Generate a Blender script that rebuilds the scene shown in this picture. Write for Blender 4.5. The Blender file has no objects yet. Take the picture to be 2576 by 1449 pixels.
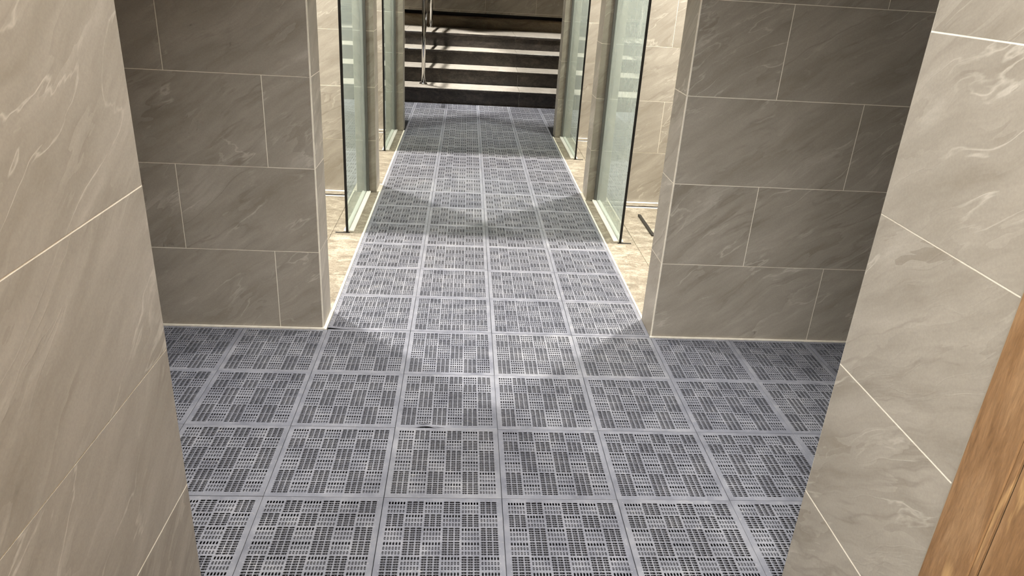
import bpy, math, random
from mathutils import Matrix, Vector

random.seed(7)
scene = bpy.context.scene
col = scene.collection

# ------------------------------------------------------------------ camera
cam_data = bpy.data.cameras.new('camera')
cam = bpy.data.objects.new('camera', cam_data)
col.objects.link(cam)
F_PX, PW, PH = 1798.564, 2576.0, 1449.0
PCX, PCY = 1281.347, 691.712
cam_data.sensor_fit = 'HORIZONTAL'
cam_data.sensor_width = 36.0
cam_data.lens = F_PX / PW * 36.0
cam_data.shift_x = (PW / 2 - PCX) / PW
cam_data.shift_y = (PCY - PH / 2) / PW
cam_data.clip_start = 0.02
RT = Vector((0.997098, -0.05165, 0.05592))
UP = Vector((-0.030926, 0.396394, 0.91756))
FW = Vector((0.069558, 0.916627, -0.393646))
cam.matrix_world = Matrix(((RT.x, UP.x, -FW.x, -0.12602), (RT.y, UP.y, -FW.y, -2.35697),
                           (RT.z, UP.z, -FW.z, 1.24932), (0, 0, 0, 1)))
scene.camera = cam

# ------------------------------------------------------------------ world, lamps, exposure
world = bpy.data.worlds.new('world')
scene.world = world
world.use_nodes = True
world.node_tree.nodes['Background'].inputs[0].default_value = (0.9, 0.92, 1.0, 1)
world.node_tree.nodes['Background'].inputs[1].default_value = 0.02

vs = scene.view_settings
vs.view_transform = 'Standard'
vs.look = 'None'
vs.exposure = 0.0
vs.gamma = 1.0
vs.use_curve_mapping = False

# keep the light paths of this closed interior short
cyc = scene.cycles
cyc.max_bounces = 4
cyc.diffuse_bounces = 3
cyc.glossy_bounces = 2
cyc.adaptive_threshold = 0.1
cyc.adaptive_min_samples = 8
cyc.use_light_tree = False
cyc.caustics_reflective = False


def spot(name, loc, power, size_deg, blend, radius, color, target=None):
    d = bpy.data.lights.new(name, 'SPOT')
    d.energy = power
    d.spot_size = math.radians(size_deg)
    d.spot_blend = blend
    d.shadow_soft_size = radius
    d.color = color
    o = bpy.data.objects.new(name, d)
    col.objects.link(o)
    o.location = loc
    if target:
        v = Vector(target) - Vector(loc)
        o.rotation_euler = v.to_track_quat('-Z', 'Y').to_euler()
    return o


def area(name, loc, power, sx, sy, color, target=None):
    d = bpy.data.lights.new(name, 'AREA')
    d.shape = 'RECTANGLE'
    d.size, d.size_y = sx, sy
    d.energy = power
    d.color = color
    o = bpy.data.objects.new(name, d)
    col.objects.link(o)
    o.location = loc
    if target:
        v = Vector(target) - Vector(loc)
        o.rotation_euler = v.to_track_quat('-Z', 'Y').to_euler()
    return o


WARM = (1.0, 0.965, 0.91)
NEUT = (1.0, 0.98, 0.955)
COOL = (0.95, 0.97, 1.0)
# ceiling panel of the passage the camera stands in
area('ceiling_panel_lamp', (0.0, -2.30, 2.78), 88, 0.5, 1.1, NEUT)
area('ceiling_panel_lamp', (-1.45, -3.1, 2.78), 150, 1.1, 1.1, NEUT)  # added lamp in an unseen side room, brightens the right near wall
# downlight in the middle of the cross passage
spot('passage_downlight', (-0.06, -0.68, 2.74), 200, 72, 1.0, 0.06, COOL)
# one downlight in the ceiling of each shower stall
for sx in (-1, 1):
    for yy in (1.02, 2.72):
        spot('stall_downlight', (sx * 1.45, yy, 2.70), 660, 122, 1.0, 0.05, WARM)
# lamps over the steps and the passage in front of them
spot('end_passage_downlight', (0.0, 4.10, 2.74), 190, 56, 1.0, 0.05, NEUT)
spot('stair_downlight', (-0.92, 5.36, 2.74), 520, 60, 0.3, 0.05, NEUT)
spot('stair_downlight', (0.90, 5.36, 2.74), 380, 60, 0.3, 0.05, NEUT)

# ------------------------------------------------------------------ node material helpers


def new_mat(name):
    m = bpy.data.materials.new(name)
    m.use_nodes = True
    nt = m.node_tree
    b = nt.nodes['Principled BSDF']
    return m, nt, b


def lin(c):
    return tuple(((v / 255) / 12.92 if v / 255 <= 0.04045 else (((v / 255) + 0.055) / 1.055) ** 2.4) for v in c) + (1.0,)


def node(nt, t, **kw):
    n = nt.nodes.new(t)
    for k, v in kw.items():
        if k.startswith('i_'):
            key = k[2:]
            n.inputs[int(key) if key.isdigit() else key].default_value = v
        else:
            setattr(n, k, v)
    return n


def ramp(nt, stops, interp='LINEAR'):
    r = nt.nodes.new('ShaderNodeValToRGB')
    r.color_ramp.interpolation = interp
    els = r.color_ramp.elements
    while len(els) < len(stops):
        els.new(0.5)
    for e, (p, c) in zip(els, stops):
        e.position = p
        e.color = c if len(c) == 4 else (c[0], c[1], c[2], 1)
    return r


def g(v):
    return (v, v, v, 1)


def obj_coords(nt, scale=(1, 1, 1), rot=(0, 0, 0), rand=True, spread=37.0):
    """object-space coordinates, shifted by a random amount for each object"""
    tc = node(nt, 'ShaderNodeTexCoord')
    out = tc.outputs['Object']
    if rand:
        oi = node(nt, 'ShaderNodeObjectInfo')
        mul = node(nt, 'ShaderNodeVectorMath', operation='SCALE')
        cmb = node(nt, 'ShaderNodeCombineXYZ', i_1=0.37)
        nt.links.new(oi.outputs['Random'], cmb.inputs[0])
        nt.links.new(oi.outputs['Random'], cmb.inputs[2])
        nt.links.new(cmb.outputs[0], mul.inputs[0])
        mul.inputs['Scale'].default_value = spread
        add = node(nt, 'ShaderNodeVectorMath', operation='ADD')
        nt.links.new(out, add.inputs[0])
        nt.links.new(mul.outputs[0], add.inputs[1])
        out = add.outputs[0]
    mp = node(nt, 'ShaderNodeMapping')
    mp.inputs['Scale'].default_value = scale
    mp.inputs['Rotation'].default_value = rot
    nt.links.new(out, mp.inputs['Vector'])
    return mp.outputs[0]


def noise(nt, vec, scale, detail=6, rough=0.55, dist=0.0):
    n = node(nt, 'ShaderNodeTexNoise')
    n.inputs['Scale'].default_value = scale
    n.inputs['Detail'].default_value = detail
    n.inputs['Roughness'].default_value = rough
    n.inputs['Distortion'].default_value = dist
    nt.links.new(vec, n.inputs['Vector'])
    return n.outputs['Fac']


def mixc(nt, fac, a, b, blend='MIX'):
    m = node(nt, 'ShaderNodeMix', data_type='RGBA', blend_type=blend)
    for sock, v in ((m.inputs[0], fac), (m.inputs[6], a), (m.inputs[7], b)):
        if hasattr(v, 'is_linked') or hasattr(v, 'links'):
            nt.links.new(v, sock)
        else:
            sock.default_value = v
    return m.outputs[2]


def math_n(nt, op, a, b=None):
    m = node(nt, 'ShaderNodeMath', operation=op)
    for i, v in enumerate((a, b)):
        if v is None:
            continue
        if hasattr(v, 'links'):
            nt.links.new(v, m.inputs[i])
        else:
            m.inputs[i].default_value = v
    return m.outputs[0]


def ridge(nt, fac, width):
    """thin lines where a noise field crosses its middle"""
    d = math_n(nt, 'ABSOLUTE', math_n(nt, 'SUBTRACT', fac, 0.5))
    r = ramp(nt, [(0.0, g(1)), (width, g(0))])
    nt.links.new(d, r.inputs[0])
    return r.outputs[0]


def bump(nt, b, height, strength, dist):
    bp = node(nt, 'ShaderNodeBump')
    bp.inputs['Strength'].default_value = strength
    bp.inputs['Distance'].default_value = dist
    nt.links.new(height, bp.inputs['Height'])
    nt.links.new(bp.outputs[0], b.inputs['Normal'])


def make_tile_mat():
    m, nt, b = new_mat('veined_wall_tile')
    base = obj_coords(nt)
    a = math.radians(35)
    # coordinates turned so that the veins climb to the upper right, stretched along them
    tc = obj_coords(nt, rot=(0, a, 0))
    warp_n = node(nt, 'ShaderNodeTexNoise', i_Scale=3.0, i_Detail=3.0)
    nt.links.new(tc, warp_n.inputs['Vector'])
    sc = node(nt, 'ShaderNodeVectorMath', operation='SCALE')
    sc.inputs['Scale'].default_value = 0.11
    nt.links.new(warp_n.outputs['Color'], sc.inputs[0])
    ad = node(nt, 'ShaderNodeVectorMath', operation='ADD')
    nt.links.new(tc, ad.inputs[0])
    nt.links.new(sc.outputs[0], ad.inputs[1])

    def stretched(k):
        mp = node(nt, 'ShaderNodeMapping')
        mp.inputs['Scale'].default_value = (1.0, 1.0, k)
        nt.links.new(ad.outputs[0], mp.inputs['Vector'])
        return mp.outputs[0]
    s4 = stretched(4.2)
    s7 = stretched(6.5)
    cloud = noise(nt, s4, 2.4, 5, 0.6, 0.3)
    streak = noise(nt, s7, 3.4, 6, 0.66, 0.2)
    mixv = math_n(nt, 'ADD', math_n(nt, 'MULTIPLY', cloud, 0.55), math_n(nt, 'MULTIPLY', streak, 0.45))
    saw = math_n(nt, 'FRACT', math_n(nt, 'MULTIPLY', noise(nt, s4, 1.5, 5, 0.55, 0.25), 7.0))
    amp = ramp(nt, [(0.42, g(0)), (0.62, g(0.16))])
    nt.links.new(noise(nt, base, 4.1, 3), amp.inputs[0])
    mixv = math_n(nt, 'ADD', mixv, math_n(nt, 'MULTIPLY', math_n(nt, 'SUBTRACT', saw, 0.5), amp.outputs[0]))
    r1 = ramp(nt, [(0.33, lin((146, 137, 123))), (0.47, lin((159, 151, 138))), (0.58, lin((168, 160, 147))), (0.70, lin((184, 177, 164)))])
    nt.links.new(mixv, r1.inputs[0])
    # pale, broken, fine veins
    vein = ridge(nt, noise(nt, s4, 2.0, 5, 0.52, 0.35), 0.011)
    mask = ramp(nt, [(0.46, g(0)), (0.60, g(1))])
    nt.links.new(noise(nt, base, 5.0, 4), mask.inputs[0])
    vm = math_n(nt, 'MULTIPLY', math_n(nt, 'MULTIPLY', vein, mask.outputs[0]), 0.5)
    c1 = mixc(nt, vm, r1.outputs[0], lin((214, 207, 193)))
    # darker hairline drifts along the veins
    dark = ridge(nt, noise(nt, s7, 1.7, 5, 0.52, 0.3), 0.026)
    mask2 = ramp(nt, [(0.47, g(0)), (0.62, g(1))])
    nt.links.new(noise(nt, base, 3.7, 4), mask2.inputs[0])
    dm = math_n(nt, 'MULTIPLY', math_n(nt, 'MULTIPLY', dark, mask2.outputs[0]), 0.4)
    c2 = mixc(nt, dm, c1, lin((120, 110, 96)))
    fine = noise(nt, base, 260, 2)
    fr = ramp(nt, [(0.3, g(0.95)), (0.7, g(1.04))])
    nt.links.new(fine, fr.inputs[0])
    c3 = mixc(nt, 1.0, c2, fr.outputs[0], 'MULTIPLY')
    nt.links.new(c3, b.inputs['Base Color'])
    b.inputs['Roughness'].default_value = 0.5
    b.inputs['Specular IOR Level'].default_value = 0.35
    h = math_n(nt, 'ADD', math_n(nt, 'MULTIPLY', mixv, 0.7), math_n(nt, 'MULTIPLY', vein, 0.08))
    bump(nt, b, h, 0.3, 0.004)
    return m


def make_plain(name, rgb, rough=0.6, metal=0.0, spec=0.4, var=0.12, scale=12.0, bmp=0.0):
    m, nt, b = new_mat(name)
    v = obj_coords(nt)
    n = noise(nt, v, scale, 5)
    c = lin(rgb)
    lo = tuple(x * (1 - var) for x in c[:3])
    hi = tuple(min(1, x * (1 + var)) for x in c[:3])
    r = ramp(nt, [(0.3, lo), (0.7, hi)])
    nt.links.new(n, r.inputs[0])
    nt.links.new(r.outputs[0], b.inputs['Base Color'])
    b.inputs['Roughness'].default_value = rough
    b.inputs['Metallic'].default_value = metal
    b.inputs['Specular IOR Level'].default_value = spec
    if bmp:
        bump(nt, b, n, bmp, 0.002)
    return m


def make_mat_plastic():
    m, nt, b = new_mat('grey_mat_plastic')
    v = obj_coords(nt)
    n1 = noise(nt, v, 14, 3, 0.6)
    r = ramp(nt, [(0.28, lin((110, 111, 118))), (0.5, lin((126, 127, 133))), (0.75, lin((144, 144, 148)))])
    nt.links.new(n1, r.inputs[0])
    # pale scuffs and dried residue
    s = noise(nt, v, 38, 4, 0.7, 1.2)
    sr = ramp(nt, [(0.6, g(0)), (0.78, g(0.5))])
    nt.links.new(s, sr.inputs[0])
    c = mixc(nt, sr.outputs[0], r.outputs[0], lin((186, 183, 176)))
    oi = node(nt, 'ShaderNodeObjectInfo')
    tr = ramp(nt, [(0.0, (0.93, 0.93, 0.95)), (1.0, (1.06, 1.05, 1.03))])
    nt.links.new(oi.outputs['Random'], tr.inputs[0])
    c = mixc(nt, 1.0, c, tr.outputs[0], 'MULTIPLY')
    nt.links.new(c, b.inputs['Base Color'])
    rr = ramp(nt, [(0.3, g(0.34)), (0.7, g(0.5))])
    nt.links.new(n1, rr.inputs[0])
    nt.links.new(rr.outputs[0], b.inputs['Roughness'])
    b.inputs['Specular IOR Level'].default_value = 0.5
    bump(nt, b, s, 0.12, 0.0006)
    return m


def make_stone(name, dark, mid, light, vein_rgb, scale, stretch, rough, vein_amt=0.6):
    m, nt, b = new_mat(name)
    v = obj_coords(nt)
    st = obj_coords(nt, scale=stretch, rot=(0, 0, math.radians(18)))
    n1 = noise(nt, st, scale, 9, 0.66, 1.0)
    r = ramp(nt, [(0.3, lin(dark)), (0.5, lin(mid)), (0.7, lin(light))])
    nt.links.new(n1, r.inputs[0])
    vn = ridge(nt, noise(nt, st, scale * 1.7, 8, 0.62, 1.5), 0.03)
    c = mixc(nt, math_n(nt, 'MULTIPLY', vn, vein_amt), r.outputs[0], lin(vein_rgb))
    sp = noise(nt, v, 150, 3)
    spr = ramp(nt, [(0.35, g(0.8)), (0.65, g(1.12))])
    nt.links.new(sp, spr.inputs[0])
    c = mixc(nt, 1.0, c, spr.outputs[0], 'MULTIPLY')
    nt.links.new(c, b.inputs['Base Color'])
    b.inputs['Roughness'].default_value = rough
    bump(nt, b, n1, 0.25, 0.003)
    return m


def make_wood():
    m, nt, b = new_mat('oak_door_wood')
    st = obj_coords(nt, scale=(8, 8, 1.3))
    n1 = noise(nt, st, 2.6, 9, 0.68, 1.4)
    r = ramp(nt, [(0.25, lin((120, 88, 55))), (0.5, lin((148, 113, 77))), (0.75, lin((170, 136, 99)))])
    nt.links.new(n1, r.inputs[0])
    fine = obj_coords(nt, scale=(95, 95, 11))
    n2 = noise(nt, fine, 3.0, 6, 0.7, 0.6)
    fr = ramp(nt, [(0.3, g(0.70)), (0.7, g(1.18))])
    nt.links.new(n2, fr.inputs[0])
    c = mixc(nt, 1.0, r.outputs[0], fr.outputs[0], 'MULTIPLY')
    vn = ridge(nt, noise(nt, st, 1.3, 5, 0.5, 0.6), 0.018)
    c = mixc(nt, math_n(nt, 'MULTIPLY', vn, 0.45), c, lin((212, 174, 120)))
    nt.links.new(c, b.inputs['Base Color'])
    b.inputs['Roughness'].default_value = 0.42
    bump(nt, b, n2, 0.15, 0.001)
    return m


def make_glass():
    """clear, slightly green sheet: tinted see-through plus a mirror that grows at grazing angles"""
    m = bpy.data.materials.new('green_tinted_glass')
    m.use_nodes = True
    nt = m.node_tree
    nt.nodes.remove(nt.nodes['Principled BSDF'])
    out = nt.nodes['Material Output']
    geo = node(nt, 'ShaderNodeNewGeometry')
    dot = node(nt, 'ShaderNodeVectorMath', operation='DOT_PRODUCT')
    nt.links.new(geo.outputs['Incoming'], dot.inputs[0])
    nt.links.new(geo.outputs['Normal'], dot.inputs[1])
    c = math_n(nt, 'ABSOLUTE', dot.outputs['Value'])
    inv = math_n(nt, 'SUBTRACT', 1.0, c)
    p5 = math_n(nt, 'POWER', inv, 5.0)
    f = math_n(nt, 'ADD', math_n(nt, 'MULTIPLY', p5, 0.96), 0.04)
    tr = node(nt, 'ShaderNodeBsdfTransparent')
    tr.inputs[0].default_value = (0.885, 0.93, 0.905, 1)
    gl = node(nt, 'ShaderNodeBsdfGlossy')
    gl.inputs['Color'].default_value = (0.93, 1.0, 0.95, 1)
    gl.inputs['Roughness'].default_value = 0.01
    mx = node(nt, 'ShaderNodeMixShader')
    nt.links.new(f, mx.inputs[0])
    nt.links.new(tr.outputs[0], mx.inputs[1])
    nt.links.new(gl.outputs[0], mx.inputs[2])
    # thin film of dried water marks that scatters a little light
    df = node(nt, 'ShaderNodeBsdfDiffuse')
    df.inputs[0].default_value = (0.83, 0.89, 0.865, 1)
    tl = node(nt, 'ShaderNodeBsdfTranslucent')
    tl.inputs[0].default_value = (0.83, 0.89, 0.865, 1)
    film = node(nt, 'ShaderNodeMixShader')
    film.inputs[0].default_value = 0.5
    nt.links.new(df.outputs[0], film.inputs[1])
    nt.links.new(tl.outputs[0], film.inputs[2])
    spots_n = noise(nt, obj_coords(nt), 22, 5, 0.65)
    fr = ramp(nt, [(0.3, g(0.33)), (0.7, g(0.42))])
    nt.links.new(spots_n, fr.inputs[0])
    base = node(nt, 'ShaderNodeMixShader')
    nt.links.new(fr.outputs[0], base.inputs[0])
    nt.links.new(tr.outputs[0], base.inputs[1])
    nt.links.new(film.outputs[0], base.inputs[2])
    nt.links.new(base.outputs[0], mx.inputs[1])
    nt.links.new(mx.outputs[0], out.inputs['Surface'])
    return m


M = {}
M['tile'] = make_tile_mat()
M['grout'] = make_plain('pale_grout', (243, 236, 220), 0.8, var=0.06, scale=30)
M['sealant'] = make_plain('cream_sealant', (240, 232, 214), 0.6, var=0.1, scale=40)
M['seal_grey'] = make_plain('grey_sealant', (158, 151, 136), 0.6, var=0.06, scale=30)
M['mat'] = make_mat_plastic()
M['peg'] = make_plain('pale_mat_peg', (178, 177, 180), 0.3, spec=0.6, var=0.08)  # paler than the mat, standing in for glints on the pegs
M['under'] = make_plain('dark_wet_screed', (30, 29, 30), 0.5, var=0.25, scale=9)  # near-black floor colour stands in for shade inside the mat holes
M['stone'] = make_stone('beige_travertine', (110, 101, 86), (152, 142, 124), (188, 179, 160), (104, 92, 74), 11.0, (1.0, 1.7, 1.0), 0.45, 0.7)
M['tread'] = make_stone('grey_beige_step_stone', (150, 142, 128), (180, 172, 158), (200, 193, 180), (130, 120, 104), 8.0, (1.0, 2.0, 1.0), 0.4)
M['riser'] = make_stone('dark_brown_step_stone', (30, 26, 22), (48, 42, 37), (84, 76, 68), (112, 104, 96), 9.0, (1.0, 1.0, 1.6), 0.33, 0.35)
M['ledge'] = make_stone('brown_ledge_stone', (84, 70, 50), (112, 98, 76), (134, 120, 97), (74, 58, 38), 5.0, (0.5, 1.0, 2.2), 0.5, 0.4)
M['wood'] = make_wood()
M['glass'] = make_glass()
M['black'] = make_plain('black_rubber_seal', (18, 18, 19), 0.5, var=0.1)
M['alu'] = make_plain('grey_wall_gasket', (104, 103, 98), 0.5, var=0.05)
M['white_bead'] = make_plain('white_silicone_bead', (235, 232, 222), 0.45, var=0.03)
M['chrome'] = make_plain('polished_steel', (208, 205, 200), 0.13, metal=1.0, var=0.03)
M['ceil'] = make_plain('white_ceiling_paint', (205, 203, 198), 0.8, var=0.03)
M['drain'] = make_plain('dark_drain_metal', (62, 60, 56), 0.4, metal=0.5, var=0.1)

# ------------------------------------------------------------------ object helpers


def mesh_obj(name, verts, faces, mat, parent=None, smooth=False, mats=None, fm=None):
    me = bpy.data.meshes.new(name)
    me.from_pydata(verts, [], faces)
    for mm in (mats or [mat]):
        me.materials.append(mm)
    if fm:
        me.polygons.foreach_set('material_index', fm)
    if smooth:
        me.polygons.foreach_set('use_smooth', [True] * len(me.polygons))
    me.update()
    return link(name, me, parent)


def link(name, me, parent=None):
    o = bpy.data.objects.new(name, me)
    col.objects.link(o)
    if parent:
        o.parent = parent
    return o


def tag(o, label=None, cat=None, group=None, kind=None):
    if label:
        o['label'] = label
    if cat:
        o['category'] = cat
    if group:
        o['group'] = group
    if kind:
        o['kind'] = kind
    return o


def empty(name, loc=(0, 0, 0)):
    o = bpy.data.objects.new(name, None)
    o.location = loc
    o.empty_display_size = 0.05
    col.objects.link(o)
    return o


BOXF = [(0, 3, 2, 1), (4, 5, 6, 7), (0, 1, 5, 4), (1, 2, 6, 5), (2, 3, 7, 6), (3, 0, 4, 7)]


def box_vf(x0, x1, y0, y1, z0, z1):
    return ([(x0, y0, z0), (x1, y0, z0), (x1, y1, z0), (x0, y1, z0),
             (x0, y0, z1), (x1, y0, z1), (x1, y1, z1), (x0, y1, z1)], list(BOXF))


def boxes_vf(lst):
    V, Fc = [], []
    for b in lst:
        v, f = box_vf(*b)
        o = len(V)
        V += v
        Fc += [tuple(i + o for i in q) for q in f]
    return V, Fc


def box(name, b, mat, parent=None):
    v, f = box_vf(*b)
    return mesh_obj(name, v, f, mat, parent)


def cham_vf(x0, x1, y0, y1, z0, z1, c):
    """box with all its edges chamfered"""
    V, Fc = [], []
    idx = {}
    X, Y, Z = (x0, x1), (y0, y1), (z0, z1)
    for i in (0, 1):
        for j in (0, 1):
            for k in (0, 1):
                dx = c if i == 0 else -c
                dy = c if j == 0 else -c
                dz = c if k == 0 else -c
                for a, p in (('x', (X[i], Y[j] + dy, Z[k] + dz)), ('y', (X[i] + dx, Y[j], Z[k] + dz)), ('z', (X[i] + dx, Y[j] + dy, Z[k]))):
                    idx[(i, j, k, a)] = len(V)
                    V.append(p)
    q = lambda *ks: tuple(idx[k] for k in ks)
    Fc += [q((0, 0, 0, 'x'), (0, 0, 1, 'x'), (0, 1, 1, 'x'), (0, 1, 0, 'x')), q((1, 0, 0, 'x'), (1, 1, 0, 'x'), (1, 1, 1, 'x'), (1, 0, 1, 'x')),
           q((0, 0, 0, 'y'), (1, 0, 0, 'y'), (1, 0, 1, 'y'), (0, 0, 1, 'y')), q((0, 1, 0, 'y'), (0, 1, 1, 'y'), (1, 1, 1, 'y'), (1, 1, 0, 'y')),
           q((0, 0, 0, 'z'), (0, 1, 0, 'z'), (1, 1, 0, 'z'), (1, 0, 0, 'z')), q((0, 0, 1, 'z'), (1, 0, 1, 'z'), (1, 1, 1, 'z'), (0, 1, 1, 'z'))]
    for i in (0, 1):
        for j in (0, 1):
            Fc.append(q((i, j, 0, 'x'), (i, j, 1, 'x'), (i, j, 1, 'y'), (i, j, 0, 'y')))
            Fc.append(q((i, 0, j, 'x'), (i, 1, j, 'x'), (i, 1, j, 'z'), (i, 0, j, 'z')))
            Fc.append(q((0, i, j, 'y'), (1, i, j, 'y'), (1, i, j, 'z'), (0, i, j, 'z')))
            for k in (0, 1):
                Fc.append(q((i, j, k, 'x'), (i, j, k, 'y'), (i, j, k, 'z')))
    return V, Fc


def fix_normals(me):
    import bmesh
    bm = bmesh.new()
    bm.from_mesh(me)
    bmesh.ops.recalc_face_normals(bm, faces=bm.faces)
    bm.to_mesh(me)
    bm.free()


_cham = {}


def cham_mesh(name, w, d, h, c, mat, base='center'):
    """shared chamfered block centred on its origin"""
    key = (round(w, 4), round(d, 4), round(h, 4), round(c, 5), mat.name)
    if key not in _cham:
        v, f = cham_vf(-w / 2, w / 2, -d / 2, d / 2, -h / 2, h / 2, c)
        me = bpy.data.meshes.new(name)
        me.from_pydata(v, [], f)
        fix_normals(me)
        me.materials.append(mat)
        _cham[key] = me
    return _cham[key]


def cham_box(name, b, c, mat, parent=None):
    x0, x1, y0, y1, z0, z1 = b
    me = cham_mesh(name, x1 - x0, y1 - y0, z1 - z0, c, mat)
    o = link(name, me, parent)
    o.location = ((x0 + x1) / 2, (y0 + y1) / 2, (z0 + z1) / 2)
    return o


def tube_vf(pts, r, seg=16, cap=True):
    V, Fc = [], []
    pts = [Vector(p) for p in pts]
    prev = None
    for i, p in enumerate(pts):
        d = (pts[min(i + 1, len(pts) - 1)] - pts[max(i - 1, 0)]).normalized()
        ref = Vector((1, 0, 0)) if abs(d.x) < 0.9 else Vector((0, 1, 0))
        a = d.cross(ref).normalized()
        b2 = d.cross(a).normalized()
        rr = r[i] if isinstance(r, (list, tuple)) else r
        for s in range(seg):
            t = 2 * math.pi * s / seg
            V.append(tuple(p + a * math.cos(t) * rr + b2 * math.sin(t) * rr))
        if i:
            o0, o1 = (i - 1) * seg, i * seg
            for s in range(seg):
                Fc.append((o0 + s, o0 + (s + 1) % seg, o1 + (s + 1) % seg, o1 + s))
    if cap:
        Fc.append(tuple(range(seg - 1, -1, -1)))
        Fc.append(tuple(range((len(pts) - 1) * seg, len(pts) * seg)))
    return V, Fc


# ------------------------------------------------------------------ setting: floor, ceiling, walls
FLOOR_Z = -0.013
CEIL_Z = 2.5
COURSE0, COURSE = 0.2998, 0.2986
JOINT = 0.0021
TILE_T = 0.008

floor = box('floor', (-3.2, 3.2, -4.6, 6.7, -0.10, FLOOR_Z), M['under'])
tag(floor, 'dark wet screed floor under the grey perforated matting', kind='structure')
ceiling = box('ceiling', (-3.2, 3.2, -4.6, 7.2, 2.8, 2.9), M['ceil'])
tag(ceiling, 'plain white painted ceiling over the shower corridor', kind='structure')


def courses(zbot, ztop):
    zs = [zbot]
    k = 0
    while True:
        z = COURSE0 + k * COURSE
        if z >= ztop - 0.02:
            break
        if z > zbot + 0.02:
            zs.append(z)
        k += 1
    zs.append(ztop)
    return zs


def tile_face(wall, origin, udir, normal, length, joints_even, joints_odd, zbot=FLOOR_Z, ztop=CEIL_Z + 0.3, zs=None):
    """lay tiles on one wall face; udir runs along the face, joints are distances along it"""
    u = Vector(udir)
    n = Vector(normal)
    zs = zs or courses(zbot, ztop)
    k0 = round((zs[1] - COURSE0) / COURSE) if len(zs) > 2 else 0
    for r in range(len(zs) - 1):
        js = joints_even if (r + k0) % 2 == 0 else joints_odd
        us = [0.0] + [j for j in js if 0.02 < j < length - 0.02] + [length]
        for a, b2 in zip(us[:-1], us[1:]):
            w = (b2 - a) - JOINT
            h = (zs[r + 1] - zs[r]) - JOINT
            me = cham_mesh('wall_tile', w, TILE_T, h, 0.0004, M['tile'])
            o = link('wall_tile', me, wall)
            c = Vector(origin) + u * (a + b2) / 2
            z = (zs[r] + zs[r + 1]) / 2
            off = random.uniform(-0.0004, 0.0003)
            c = c + n * (off - TILE_T / 2)
            x = u
            y = -n
            rot = Matrix(((x.x, y.x, 0, 0), (x.y, y.y, 0, 0), (0, 0, 1, 0), (0, 0, 0, 1)))
            if x.cross(y).z < 0:
                rot = Matrix(((-x.x, y.x, 0, 0), (-x.y, y.y, 0, 0), (0, 0, 1, 0), (0, 0, 0, 1)))
            tilt = Matrix.Rotation(random.uniform(-0.0009, 0.0009), 4, 'Z') @ Matrix.Rotation(random.uniform(-0.0009, 0.0009), 4, 'X')
            o.matrix_local = Matrix.Translation((c.x, c.y, z)) @ rot @ tilt


def seq(first, step, length):
    r = []
    v = first
    while v < length:
        r.append(v)
        v += step
    return r


def wall_core(name, b, label, inset=0.0007):
    x0, x1, y0, y1, z0, z1 = b
    o = box(name, (x0 + inset, x1 - inset, y0 + inset, y1 - inset, z0, z1), M['grout'])
    return tag(o, label, kind='structure')


ZT = CEIL_Z + 0.3
XL, XR = -0.616, 0.601
TP = 0.152  # partition thickness

# first partitions, facing the camera across the cross passage
wl = wall_core('wall_left_front', (-2.45, XL, 0, TP, FLOOR_Z, ZT), 'taupe tiled wall facing the camera left of the corridor mouth')
tile_face(wl, (XL, 0, 0), (-1, 0, 0), (0, -1, 0), 1.834, seq(0.154, 0.6, 1.9), seq(0.454, 0.6, 1.9))
tile_face(wl, (XL, 0, 0), (0, 1, 0), (1, 0, 0), TP, [], [])
tile_face(wl, (XL, TP, 0), (-1, 0, 0), (0, 1, 0), 1.834, seq(0.45, 0.6, 1.9), seq(0.15, 0.6, 1.9))
wr = wall_core('wall_right_front', (XR, 2.45, 0, TP, FLOOR_Z, ZT), 'taupe tiled wall facing the camera right of the corridor mouth')
tile_face(wr, (XR, 0, 0), (1, 0, 0), (0, -1, 0), 1.849, seq(0.607, 0.6, 1.9), seq(0.303, 0.6, 1.9))
tile_face(wr, (XR, 0, 0), (0, 1, 0), (-1, 0, 0), TP, [], [])
tile_face(wr, (XR, TP, 0), (1, 0, 0), (0, 1, 0), 1.849, seq(0.45, 0.6, 1.9), seq(0.15, 0.6, 1.9))

# partitions between the stalls
PARTS = []
for nm, lab, xa, sgn, y, je, jo in (
        ('wall_left_middle', 'taupe tiled partition carrying the nearer left glass screen', -0.628, -1, 1.74, 0.6, 0.3),
        ('wall_right_middle', 'taupe tiled partition carrying the nearer right glass screen', 0.617, 1, 1.735, 0.6, 0.396),
        ('wall_left_far', 'taupe tiled partition at the corridor end left of the steps', -0.616, -1, 3.455, 0.6, 0.3),
        ('wall_right_far', 'taupe tiled partition at the corridor end right of the steps', 0.622, 1, 3.465, 0.6, 0.396)):
    L = 2.45 - abs(xa)
    x0, x1 = (xa, 2.45) if sgn > 0 else (-2.45, xa)
    w = wall_core(nm, (x0, x1, y, y + TP, FLOOR_Z, ZT), lab)
    tile_face(w, (xa, y, 0), (sgn, 0, 0), (0, -1, 0), L, seq(je, 0.6, L), seq(jo, 0.6, L))
    tile_face(w, (xa, y, 0), (0, 1, 0), (-sgn, 0, 0), TP, [], [])
    tile_face(w, (xa, y + TP, 0), (sgn, 0, 0), (0, 1, 0), L, seq(jo, 0.6, L), seq(je, 0.6, L))
    PARTS.append(w)

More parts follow.
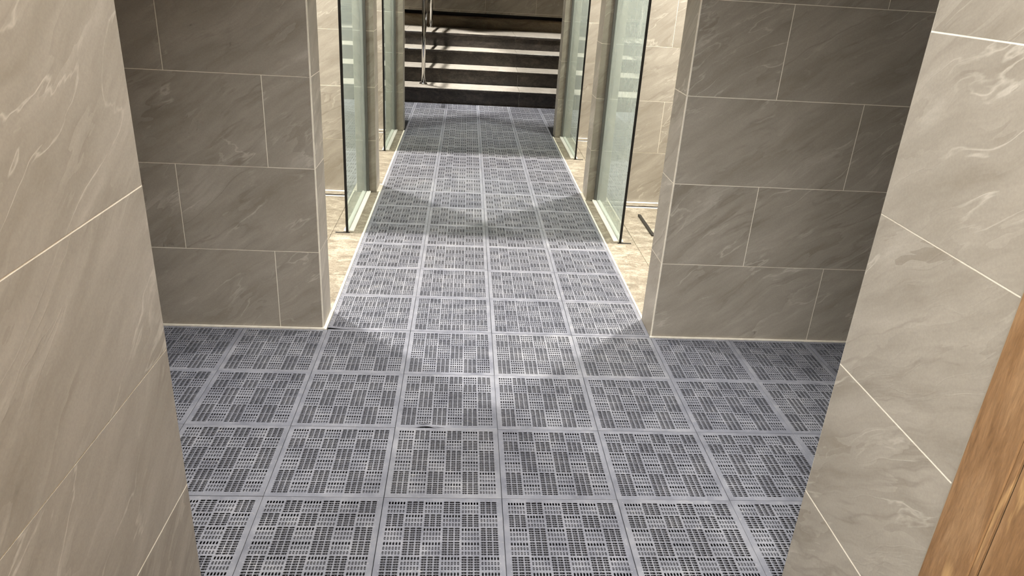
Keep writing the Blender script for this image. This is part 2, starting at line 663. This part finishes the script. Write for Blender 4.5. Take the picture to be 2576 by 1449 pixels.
# outer walls of the stalls
for nm, x, sgn, lab in (('wall_left_outer', -2.45, 1, 'taupe tiled outer wall of the left shower stalls'),
                        ('wall_right_outer', 2.45, -1, 'taupe tiled outer wall of the right shower stalls')):
    xx = (x - 0.15, x) if sgn > 0 else (x, x + 0.15)
    w = wall_core(nm, (xx[0], xx[1], -4.6, 7.0, FLOOR_Z, ZT), lab)
    for ya, yb in (((-4.45, -2.117),) if sgn > 0 else ()) + ((-1.22, 0.0), (TP, 1.735), (1.74 + TP, 3.455), (3.465 + TP, 6.6)):
        tile_face(w, (x, ya, 0), (0, 1, 0), (sgn, 0, 0), yb - ya, seq(0.6, 0.6, 3), seq(0.3, 0.6, 3))

# walls of the passage the camera stands in
NYL, NYR = -1.217, -1.216
XJL, XJR = -0.638, 0.596
w = wall_core('wall_left_near', (-2.45, XJL, -2.117, NYL, FLOOR_Z, ZT), 'pale tiled wall end close on the left of the camera')  # ends short here, opening a made-up side room for the added lamp
tile_face(w, (XJL, NYL, 0), (0, -1, 0), (1, 0, 0), 0.9, [0.6], [0.6])
tile_face(w, (XJL, -2.117, 0), (-1, 0, 0), (0, -1, 0), 1.8, seq(0.6, 0.6, 2), seq(0.3, 0.6, 2))
tile_face(w, (XJL, NYL, 0), (-1, 0, 0), (0, 1, 0), 1.8, seq(0.6, 0.6, 2), seq(0.3, 0.6, 2))
DOOR_Y0, DOOR_Y1 = -1.566, -2.62
w = wall_core('wall_right_near', (XJR, 2.45, -4.5, NYR, FLOOR_Z, ZT), 'pale tiled wall end close on the right beside the oak door frame')
tile_face(w, (XJR, NYR, 0), (0, -1, 0), (-1, 0, 0), 0.35 + 0.01, [], [])
tile_face(w, (XJR, DOOR_Y1, 0), (0, -1, 0), (-1, 0, 0), 1.8, seq(0.6, 0.6, 4), seq(0.6, 0.6, 4))
tile_face(w, (XJR, NYR, 0), (1, 0, 0), (0, 1, 0), 1.8, seq(0.6, 0.6, 2), seq(0.3, 0.6, 2))
w = wall_core('wall_back', (-2.45, 2.45, -4.6, -4.45, FLOOR_Z, ZT), 'taupe tiled wall behind the camera')
tile_face(w, (-2.45, -4.45, 0), (1, 0, 0), (0, 1, 0), XJR + 2.45, seq(0.6, 0.6, 3), seq(0.3, 0.6, 3))

hd = wall_core('wall_header', (XJL, XJR, -1.42, NYL, 2.06, ZT), 'tiled header over the opening into the cross passage')  # added out of view to keep panel light off the upper walls
tile_face(hd, (XJL, NYL, 0), (1, 0, 0), (0, 1, 0), XJR - XJL, [0.6], [0.3, 0.9], zbot=2.06)
tile_face(hd, (XJL, -1.42, 0), (1, 0, 0), (0, -1, 0), XJR - XJL, [0.6], [0.3, 0.9], zbot=2.06)

# wall behind the steps
EWY = 6.60
w = wall_core('wall_end', (-2.45, 2.45, EWY, EWY + 0.15, 0.742, ZT), 'brown tiled wall above the steps at the far end')
tile_face(w, (-2.45, EWY, 0), (1, 0, 0), (0, -1, 0), 4.9, seq(0.43, 0.6, 5), seq(0.13, 0.6, 5), zs=[0.742, 0.768] + [0.768 + 0.2986 * k for k in range(1, 7)] + [ZT])

# thin white trims: corner beads and sealant lines
tn = [0]


def trim(label, b, mat='sealant'):
    tn[0] += 1
    o = box('trim_%d' % tn[0], b, M[mat])
    return tag(o, label, kind='structure')


trim('cream grout bead on the corner of the left front wall', (XL - 0.0035, XL + 0.0008, -0.0008, 0.0035, 0.001, ZT))
trim('cream grout bead on the corner of the right front wall', (XR - 0.0008, XR + 0.0035, -0.0008, 0.0035, 0.001, ZT))
trim('cream sealant line where the left front wall meets the matting', (-2.45, XL + 0.004, -0.007, -0.0005, FLOOR_Z, 0.0055))
trim('cream sealant line where the right front wall meets the matting', (XR - 0.004, 2.45, -0.006, -0.0005, FLOOR_Z, 0.0045))
trim('cream sealant line along the foot of the left front wall end', (XL - 0.001, -0.6045, -0.006, TP, FLOOR_Z, 0.003))
trim('cream grout strip between matting and stone by the nearer left stall', (-0.6140, -0.6045, TP, 1.739, FLOOR_Z, -0.0005))
trim('cream grout strip between matting and stone by the nearer right stall', (0.6025, 0.6100, TP, 1.734, FLOOR_Z, -0.0015))
trim('cream grout strip between matting and stone by the farther left stall', (-0.6140, -0.6045, 1.741 + TP, 3.454, FLOOR_Z, -0.0005))
trim('cream grout strip between matting and stone by the farther right stall', (0.6025, 0.6100, 1.736 + TP, 3.464, FLOOR_Z, -0.0015))
trim('cream grout at the foot of the left middle partition', (-0.6275, -0.6045, 1.739, 1.741 + TP, FLOOR_Z, 0.001))
trim('cream grout at the foot of the right middle partition', (0.6025, 0.6165, 1.734, 1.736 + TP, FLOOR_Z, 0.001))

trim('grey sealant line where the right near wall meets the oak frame', (XJR - 0.0012, XJR + 0.003, -1.567, -1.5592, FLOOR_Z, 2.15), 'seal_grey')  # flat grey strip along the oak frame

# oak door and frame in the right near wall
door = empty('door_1', (XJR, DOOR_Y0, FLOOR_Z))
tag(door, 'oak door in its frame on the near right wall', kind='structure')


def dpart(name, b, c=0.001):
    o = cham_box(name, b, c, M['wood'], door)
    o.location -= door.location
    return o


dpart('frame_board', (XJR - 0.007, XJR + 0.02, -1.646, DOOR_Y0, FLOOR_Z, 2.15), 0.0016)
dpart('frame_edge', (XJR - 0.0055, XJR + 0.02, -1.6555, -1.6465, FLOOR_Z, 2.15), 0.0008)
dpart('door_leaf', (XJR - 0.0035, XJR + 0.02, -2.53, -1.6573, FLOOR_Z + 0.005, 2.06), 0.001)
gs = box('gap_seal', (XJR - 0.0015, XJR + 0.004, -1.6585, -1.6545, FLOOR_Z, 2.06), M['black'], door)  # black backing painted in for the shade of the door gap
gs.location = -door.location
dpart('frame_head', (XJR - 0.007, XJR + 0.02, -2.53, -1.646, 2.065, 2.15), 0.0016)
dpart('frame_board', (XJR - 0.007, XJR + 0.02, DOOR_Y1, -2.535, FLOOR_Z, 2.15), 0.0016)

# stone floors of the stalls, laid as slabs over the screed
for nm, lab, sgn, ya, yb in (('floor_left_stall', 'beige travertine floor of the nearer left shower stall', -1, TP, 1.735),
                             ('floor_left_far_stall', 'beige travertine floor of the farther left shower stall', -1, 1.74 + TP, 3.455),
                             ('floor_right_stall', 'beige travertine floor of the nearer right shower stall', 1, TP, 1.735),
                             ('floor_right_far_stall', 'beige travertine floor of the farther right shower stall', 1, 1.74 + TP, 3.455)):
    xa = 0.6145 if sgn < 0 else 0.6105
    x0, x1 = sorted((sgn * xa, sgn * 2.45))
    f = box(nm, (x0, x1, ya, yb, FLOOR_Z, -0.0105), M['grout'])
    tag(f, lab, kind='structure')
    # border slabs beside the corridor, then two rows of floor slabs
    colsx = [xa, 0.765, 1.365, 1.965, 2.45]
    for ci in range(4):
        a, b2 = colsx[ci], colsx[ci + 1]
        ys = [ya] + [ya + t for t in ((0.36, 0.96, 1.40) if ci == 0 else ((0.45, 1.05) if ci % 2 else (0.3, 0.9, 1.4))) if t < yb - ya - 0.05] + [yb]
        for y0, y1 in zip(ys[:-1], ys[1:]):
            s = sorted((sgn * (a + 0.0012), sgn * (b2 - 0.0012)))
            o = cham_box('stone_slab', (s[0], s[1], y0 + 0.0012, y1 - 0.0012, FLOOR_Z + 0.001, -0.006 + random.uniform(-.0004, .0004)), 0.0006, M['stone'], f)

# ------------------------------------------------------------------ perforated mats
MW = 0.2986


def mat_mesh(name, depth, kind, lip=None, lift=None, hmax=0.02):
    """one mat tile: 6 x 6 cells, half with rows of slots, half with rows of small holes"""
    V, Fc, FM = [], [], []
    W, D = MW, depth
    T, TH = 0.0014, (0.0020 if lift else 0.0125)
    px, py = W / 6.51, D / 6.52
    bx, by = 0.28 * px, 0.28 * py
    gx, gy = 0.05 * px, 0.04 * py

    def quad(*ps, m=0):
        o = len(V)
        V.extend(ps)
        Fc.append(tuple(range(o, o + len(ps))))
        FM.append(m)

    def holed(x0, x1, y0, y1, hw, hh, z=0.0):
        """a rectangle of the top face with a rounded hole through the plate"""
        cx, cy = (x0 + x1) / 2, (y0 + y1) / 2
        c = min(hw, hh) * 0.30
        o = len(V)
        V.extend([(x0, y0, z), (x1, y0, z), (x1, y1, z), (x0, y1, z)])
        ring = [(cx - hw / 2 + c, cy - hh / 2), (cx + hw / 2 - c, cy - hh / 2), (cx + hw / 2, cy - hh / 2 + c), (cx + hw / 2, cy + hh / 2 - c),
                (cx + hw / 2 - c, cy + hh / 2), (cx - hw / 2 + c, cy + hh / 2), (cx - hw / 2, cy + hh / 2 - c), (cx - hw / 2, cy - hh / 2 + c)]
        r0 = o + 4
        V.extend([(a, b2, z) for a, b2 in ring])
        V.extend([(a, b2, z - T) for a, b2 in ring])
        for s in range(4):
            Fc.append((o + s, o + (s + 1) % 4, r0 + 2 * s + 1, r0 + 2 * s))
            Fc.append((o + (s + 1) % 4, r0 + (2 * s + 2) % 8, r0 + 2 * s + 1))
            FM.extend((0, 0))
        for s in range(8):
            t = (s + 1) % 8
            Fc.append((r0 + s, r0 + t, r0 + 8 + t, r0 + 8 + s))
            FM.append(0)

    def rib(x0, x1, y0, y1, z1, z0):
        o = len(V)
        V.extend([(x0, y0, z0), (x1, y0, z0), (x1, y1, z0), (x0, y1, z0), (x0, y0, z1), (x1, y0, z1), (x1, y1, z1), (x0, y1, z1)])
        for q in ((4, 5, 6, 7), (0, 1, 5, 4), (1, 2, 6, 5), (2, 3, 7, 6), (3, 0, 4, 7)):
            Fc.append(tuple(o + i for i in q))
            FM.append(0)

    e = 0.0009
    xs = [e, bx]
    ys = [e, by]
    for i in range(6):
        xs += [bx + i * px + px - gx] + ([bx + (i + 1) * px] if i < 5 else [])
        ys += [by + i * py + py - gy] + ([by + (i + 1) * py] if i < 5 else [])
    xs.append(W - e)
    ys.append(D - e)
    # rows counted from the far edge
    for i in range(len(xs) - 1):
        for j in range(len(ys) - 1):
            x0, x1, y0, y1 = xs[i], xs[i + 1], ys[j], ys[j + 1]
            if i % 2 == 1 and j % 2 == 1:
                ci, cj = i // 2, 5 - j // 2
                a, b2 = (ci, cj) if kind == 'A' else (cj, ci)
                par = {0: 0, 1: 1, 2: 0, 3: 0, 4: 1, 5: 1}[b2]
                dots = (a + par) % 2 == 0
                if dots:
                    sw, sh = (x1 - x0) / 6, (y1 - y0) / 3
                    for s in range(6):
                        for t in range(3):
                            holed(x0 + s * sw, x0 + (s + 1) * sw, y0 + t * sh, y0 + (t + 1) * sh, sw * 0.60, sh * 0.66)
                    for t in (0, 1):
                        yc = y0 + (t + 0.5) * sh
                        rib(x0, x1, yc + 0.0034, yc + 0.0086, -0.0042, -0.009)
                else:
                    sw, sh = (x1 - x0) / 3, (y1 - y0) / 6
                    for s in range(3):
                        for t in range(6):
                            holed(x0 + s * sw, x0 + (s + 1) * sw, y0 + t * sh, y0 + (t + 1) * sh, sw * 0.83, sh * 0.74)
                        xc = x0 + (s + 0.5) * sw
                        rib(xc - 0.0007, xc + 0.0007, y0, y1, -0.0045, -0.009)
            else:
                if lip == 'left' and i == 0:
                    xm = x0 + (x1 - x0) * 0.55
                    quad((xm, y0, 0), (x1, y0, 0), (x1, y1, 0), (xm, y1, 0))
                elif lip == 'far' and j == len(ys) - 2:
                    ym = y0 + (y1 - y0) * 0.45
                    quad((x0, y0, 0), (x1, y0, 0), (x1, ym, 0), (x0, ym, 0))
                else:
                    quad((x0, y0, 0), (x1, y0, 0), (x1, y1, 0), (x0, y1, 0))
    if lip == 'far':
        y0, y1 = ys[-2], ys[-1]
        ym = y0 + (y1 - y0) * 0.45
        for s in range(12):
            a, b2 = xs[0] + (xs[-1] - xs[0]) * s / 12, xs[0] + (xs[-1] - xs[0]) * (s + 1) / 12
            holed(a, b2, ym, y1, 0.0042, 0.0028)
    lx = 0.0
    if lip == 'left':
        lx = -0.003
        xm = xs[0] + (xs[1] - xs[0]) * 0.55
        for s in range(12):
            a, b2 = ys[0] + (ys[-1] - ys[0]) * s / 12, ys[0] + (ys[-1] - ys[0]) * (s + 1) / 12
            holed(lx + e, xm, a, b2, 0.0034, 0.0044)
    # rounded rim and skirt
    X0, X1, Y0, Y1 = lx, W, 0.0, D
    top = [(X0 + e, Y0 + e, 0), (X1 - e, Y0 + e, 0), (X1 - e, Y1 - e, 0), (X0 + e, Y1 - e, 0)]
    mid = [(X0, Y0, -e), (X1, Y0, -e), (X1, Y1, -e), (X0, Y1, -e)]
    bot = [(X0, Y0, -TH), (X1, Y0, -TH), (X1, Y1, -TH), (X0, Y1, -TH)]
    N = 24
    for s in range(4):
        t = (s + 1) % 4
        for k in range(N):
            f0, f1 = k / N, (k + 1) / N
            L = lambda p, q, f: tuple(p[i] + (q[i] - p[i]) * f for i in range(3))
            quad(L(top[s], top[t], f0), L(mid[s], mid[t], f0), L(mid[s], mid[t], f1), L(top[s], top[t], f1))
            quad(L(mid[s], mid[t], f0), L(bot[s], bot[t], f0), L(bot[s], bot[t], f1), L(mid[s], mid[t], f1))
    # little pegs on the webs between the cells
    r, h = 0.0012, 0.0006
    for i in range(0, 13):
        for j in range(0, 13):
            if i % 2 == 1 and j % 2 == 1:
                continue
            x = bx - gx / 2 + i * px / 2
            y = by - gy / 2 + j * py / 2
            x += {0: -gx * 0.2, 12: gx * 0.2}.get(i, 0)
            y += {0: -gy * 0.2, 12: gy * 0.2}.get(j, 0)
            o = len(V)
            for s in range(5):
                a = 2 * math.pi * s / 5
                V.append((x + r * math.cos(a), y + r * math.sin(a), -0.0001))
            for s in range(5):
                a = 2 * math.pi * s / 5
                V.append((x + r * 0.5 * math.cos(a), y + r * 0.5 * math.sin(a), h))
            for s in range(5):
                t = (s + 1) % 5
                Fc.append((o + s, o + t, o + 5 + t, o + 5 + s))
                FM.append(1)
            Fc.append(tuple(o + 5 + s for s in range(5)))
            FM.append(1)
    if lift:
        cx, cy, sxw, syw, hh = lift
        V2 = []
        for x, y, z in V:
            d = hh * math.exp(-((x - cx) / sxw) ** 2) * math.exp(-((y - cy) / syw) ** 2)
            V2.append((x, y, z + d))
        V = V2
    me = bpy.data.meshes.new(name)
    me.from_pydata([(x - MW / 2, y - depth / 2, z) for x, y, z in V], [], Fc)
    me.materials.append(M['mat'])
    me.materials.append(M['peg'])
    me.polygons.foreach_set('material_index', FM)
    me.update()
    return me


PA = 0.3
PB = 0.2964
mA = mat_mesh('mat_tile', PA - 0.0013, 'A')
mAF = mat_mesh('mat_tile', PA - 0.0013, 'A', lip='far')
mB = mat_mesh('mat_tile', PB - 0.0013, 'B')
mBL = mat_mesh('mat_tile', PB - 0.0013, 'B', lip='left')
mA_lift = mat_mesh('mat_tile', PA - 0.0013, 'A', lift=(0.088, 0.0, 0.020, 0.030, 0.0075))
mBL_lift = mat_mesh('mat_tile', PB - 0.0013, 'B', lip='left', lift=(-0.003, 0.0, 0.045, 0.06, 0.006))

passage = empty('cross_passage_matting', (0, -0.6, FLOOR_Z))
tag(passage, 'grey perforated mat tiles covering the cross passage in the foreground', 'floor mat')
corridor = empty('corridor_matting', (0, 2.4, FLOOR_Z))
tag(corridor, 'grey perforated mat tiles running between the shower stalls to the steps', 'floor mat')


def lay(me, parent, x, y, jit=0.0004, rot=0.0012):
    o = link('mat_tile', me, parent)
    o.location = Vector((x + random.uniform(-jit, jit), y + random.uniform(-jit, jit), random.uniform(-0.0003, 0.0))) - parent.location
    o.rotation_euler = (0, 0, random.uniform(-rot, rot))
    return o


for j in range(4):
    for i in range(-6, 6):
        x, y = (i + 0.5) * 0.3, -(j + 0.5) * 0.3 - 0.0008
        me = mA
        if j == 0 and not (-2 <= i < 2):
            me = mAF
        if (i, j) == (-1, 1):
            me = mA_lift
        lay(me, passage, x, y - (0.005 if me is mAF else 0))
for j in range(16):
    for i in range(-5, 5):
        if j < 13 and not -2 <= i < 2:
            continue
        x, y = (i + 0.5) * 0.3, (j + 0.5) * PB + 0.0008
        me = mB
        if i == -2 and j < 13:
            me = mBL_lift if j == 0 else mBL
        lay(me, corridor, x, y, 0.0003, 0.0008)

# ------------------------------------------------------------------ glass screens
SCREENS = ((-1, -0.690, 1.034, 1.740, 'green tinted glass screen of the nearer left shower stall'),
           (1, 0.684, 1.016, 1.735, 'green tinted glass screen of the nearer right shower stall'),
           (-1, -0.690, 2.750, 3.455, 'green tinted glass screen of the farther left shower stall'),
           (1, 0.690, 2.735, 3.465, 'green tinted glass screen of the farther right shower stall'))
for sgn, x, ya, yb, lab in SCREENS:
    t = empty('glass_screen', (x, ya, -0.006))
    tag(t, lab, 'shower screen', 'glass shower screens')

    def gp(name, b, mat, c=0.0006):
        o = cham_box(name, b, c, M[mat], t)
        o.location -= t.location
        return o
    gp('glass_pane', (x - 0.005, x + 0.005, ya + 0.0015, yb - 0.004, 0.004, 2.05), 'glass', 0.0004)
    gp('edge_seal', (x - 0.0062, x + 0.0062, ya - 0.003, ya + 0.0012, -0.004, 2.05), 'black', 0.001)
    s = -sgn  # towards the corridor
    a, b2 = sorted((x + s * 0.0055, x + s * 0.030))
    gp('floor_bead', (a, b2, ya + 0.012, yb - 0.001, -0.007, 0.004), 'white_bead', 0.003)
    a, b2 = sorted((x - s * 0.0055, x - s * 0.020))
    gp('floor_bead', (a, b2, ya + 0.012, yb - 0.001, -0.007, 0.003), 'white_bead', 0.003)
    a, b2 = sorted((x + s * 0.0056, x + s * 0.020))
    gp('wall_channel', (a, b2, yb - 0.016, yb - 0.0005, 0.004, 2.05), 'alu', 0.001)  # grey strip beside the pane where it meets the wall
    a, b2 = sorted((x + s * 0.012, x - s * 0.058))
    gp('foot_seal', (a, b2, ya - 0.002, ya + 0.004, -0.007, -0.0025), 'black', 0.0008)

# ------------------------------------------------------------------ floor drains
for sgn, yw, lab in ((-1, 1.74, 'dark slot drain along the tiled wall of the nearer left stall'),
                     (1, 1.735, 'dark slot drain along the tiled wall of the nearer right stall'),
                     (-1, 3.455, 'dark slot drain along the tiled wall of the farther left stall'),
                     (1, 3.465, 'dark slot drain along the tiled wall of the farther right stall')):
    xa, xb = sorted((sgn * 0.73, sgn * 2.3))
    t = empty('slot_drain', ((xa + xb) / 2, yw - 0.07, -0.006))
    tag(t, lab, 'drain', 'slot drains of the stalls')
    for nm, y0, y1, z1, mt in (('drain_rim', yw - 0.108, yw - 0.093, -0.0045, 'white_bead'), ('drain_slot', yw - 0.093, yw - 0.073, -0.0054, 'black'),
                               ('drain_edge', yw - 0.073, yw - 0.020, -0.0035, 'stone'), ('wall_bead', yw - 0.020, yw - 0.001, -0.001, 'white_bead')):
        o = cham_box(nm, (xa, xb, y0, y1, -0.0062, z1), 0.0003, M[mt], t)
        o.location -= t.location
t = empty('drain_cover', (0.884, 1.31, -0.006))
tag(t, 'short dark metal drain cover lying across the right stall floor', 'drain cover')
for nm, a, b2, z0, z1, mt in (('cover_strip', 0.878, 0.892, -0.0062, 0.004, 'drain'), ('cover_lip', 0.8925, 0.8965, -0.0062, 0.0005, 'black')):
    o = cham_box(nm, (a, b2, 1.14, 1.48, z0, z1), 0.001, M[mt], t)
    o.location -= t.location

# ------------------------------------------------------------------ steps at the far end
SY0, RH = 4.765, 0.1425
TRD = [0.355, 0.365, 0.37, 0.75]
stair = empty('staircase', (0, SY0, FLOOR_Z))
tag(stair, 'broad flight of four steps with pale treads and dark stone risers', 'stairs')
XJ = [-2.4, -1.995, -0.795, 0.405, 1.605, 2.4]
y = SY0
for k in range(4):
    z0 = k * RH + (FLOOR_Z if k == 0 else 0)
    zt = (k + 1) * RH
    d = TRD[k]
    for a, b2 in zip(XJ[:-1], XJ[1:]):
        o = cham_box('riser', (a + 0.0009, b2 - 0.0009, y + 0.012, y + 0.03, z0, zt - 0.0275), 0.0006, M['riser'], stair)
        o.location -= stair.location
        o = cham_box('nosing', (a + 0.0009, b2 - 0.0009, y, y + 0.05, zt - 0.026, zt - 0.0045), 0.001, M['riser'], stair)
        o.location -= stair.location
        o = cham_box('tread', (a + 0.0009, b2 - 0.0009, y + 0.0005, y + d + 0.012, zt - 0.0042, zt), 0.001, M['tread'], stair)
        o.location -= stair.location
    # body of the step, seen only in the joints
    o = box('step_body', (XJ[0], XJ[-1], y + 0.0145, y + d + 0.02, z0, zt - 0.0266), M['grout'], stair)
    o.location = -stair.location
    y += d
STAIR_TOP = y

# ledge and dark recess under the end wall
ledge = empty('stone_ledge', (0, 6.60, 0.57))
tag(ledge, 'brown stone ledge with a dark gap below the end wall', 'ledge')
prof = [(6.585, 0.5705), (6.585, 0.655), (6.588, 0.680), (6.596, 0.695), (6.61, 0.702), (6.72, 0.704), (6.72, 0.5705)]
for a, b2 in ((-2.4, -0.86), (-0.8585, 1.05), (1.0515, 2.4)):
    n = len(prof)
    V = [(a, yy, zz) for yy, zz in prof] + [(b2, yy, zz) for yy, zz in prof]
    Fq = [(i, i + n, (i + 1) % n + n, (i + 1) % n) for i in range(n)] + [tuple(range(n)), tuple(range(2 * n - 1, n - 1, -1))]
    o = mesh_obj('ledge_stone', V, Fq, M['ledge'], ledge)
    fix_normals(o.data)
    o.location = -ledge.location
o = box('gap_lining', (-2.44, 2.44, 6.722, 6.742, 0.58, 0.741), M['black'], ledge)  # black back plate, the shade of the recess put into its colour
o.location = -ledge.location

# handrail
rail = empty('handrail', (-0.545, 4.98, RH))
tag(rail, 'polished steel handrail on posts climbing the left side of the steps', 'handrail')
PX = -0.545


def rpart(name, V, Fq, parent=rail, smooth=True):
    o = mesh_obj(name, V, Fq, M['chrome'], parent, smooth)
    fix_normals(o.data)
    return o


def post(x, y, z, top):
    v, f = tube_vf([(x, y, z + 0.002), (x, y, top)], 0.0185, 20)
    o = rpart('post', v, f)
    o.location = -rail.location
    v, f = tube_vf([(x, y, z), (x, y, z + 0.006), (x, y, z + 0.012), (x, y, z + 0.016)], [0.040, 0.040, 0.034, 0.0188], 28)
    fl = rpart('base_flange', v, f, o)
    fl.location = (0, 0, 0)
    return o


P1Y, P2Y = 4.985, 6.42
post(PX, P1Y, RH, RH + 0.90)
post(PX, P2Y, 4 * RH, 4 * RH + 0.90)
for nm, h, r in (('top_rail', 0.905, 0.0205), ('middle_rail', 0.46, 0.0165)):
    ext = 0.16 if nm == 'top_rail' else 0.0
    sl = (3 * RH) / (P2Y - P1Y)
    v, f = tube_vf([(PX, P1Y - ext, RH + h - ext * sl), (PX, P1Y, RH + h), (PX, P2Y, 4 * RH + h)], r, 20)
    o = rpart(nm, v, f)
    o.location = -rail.location
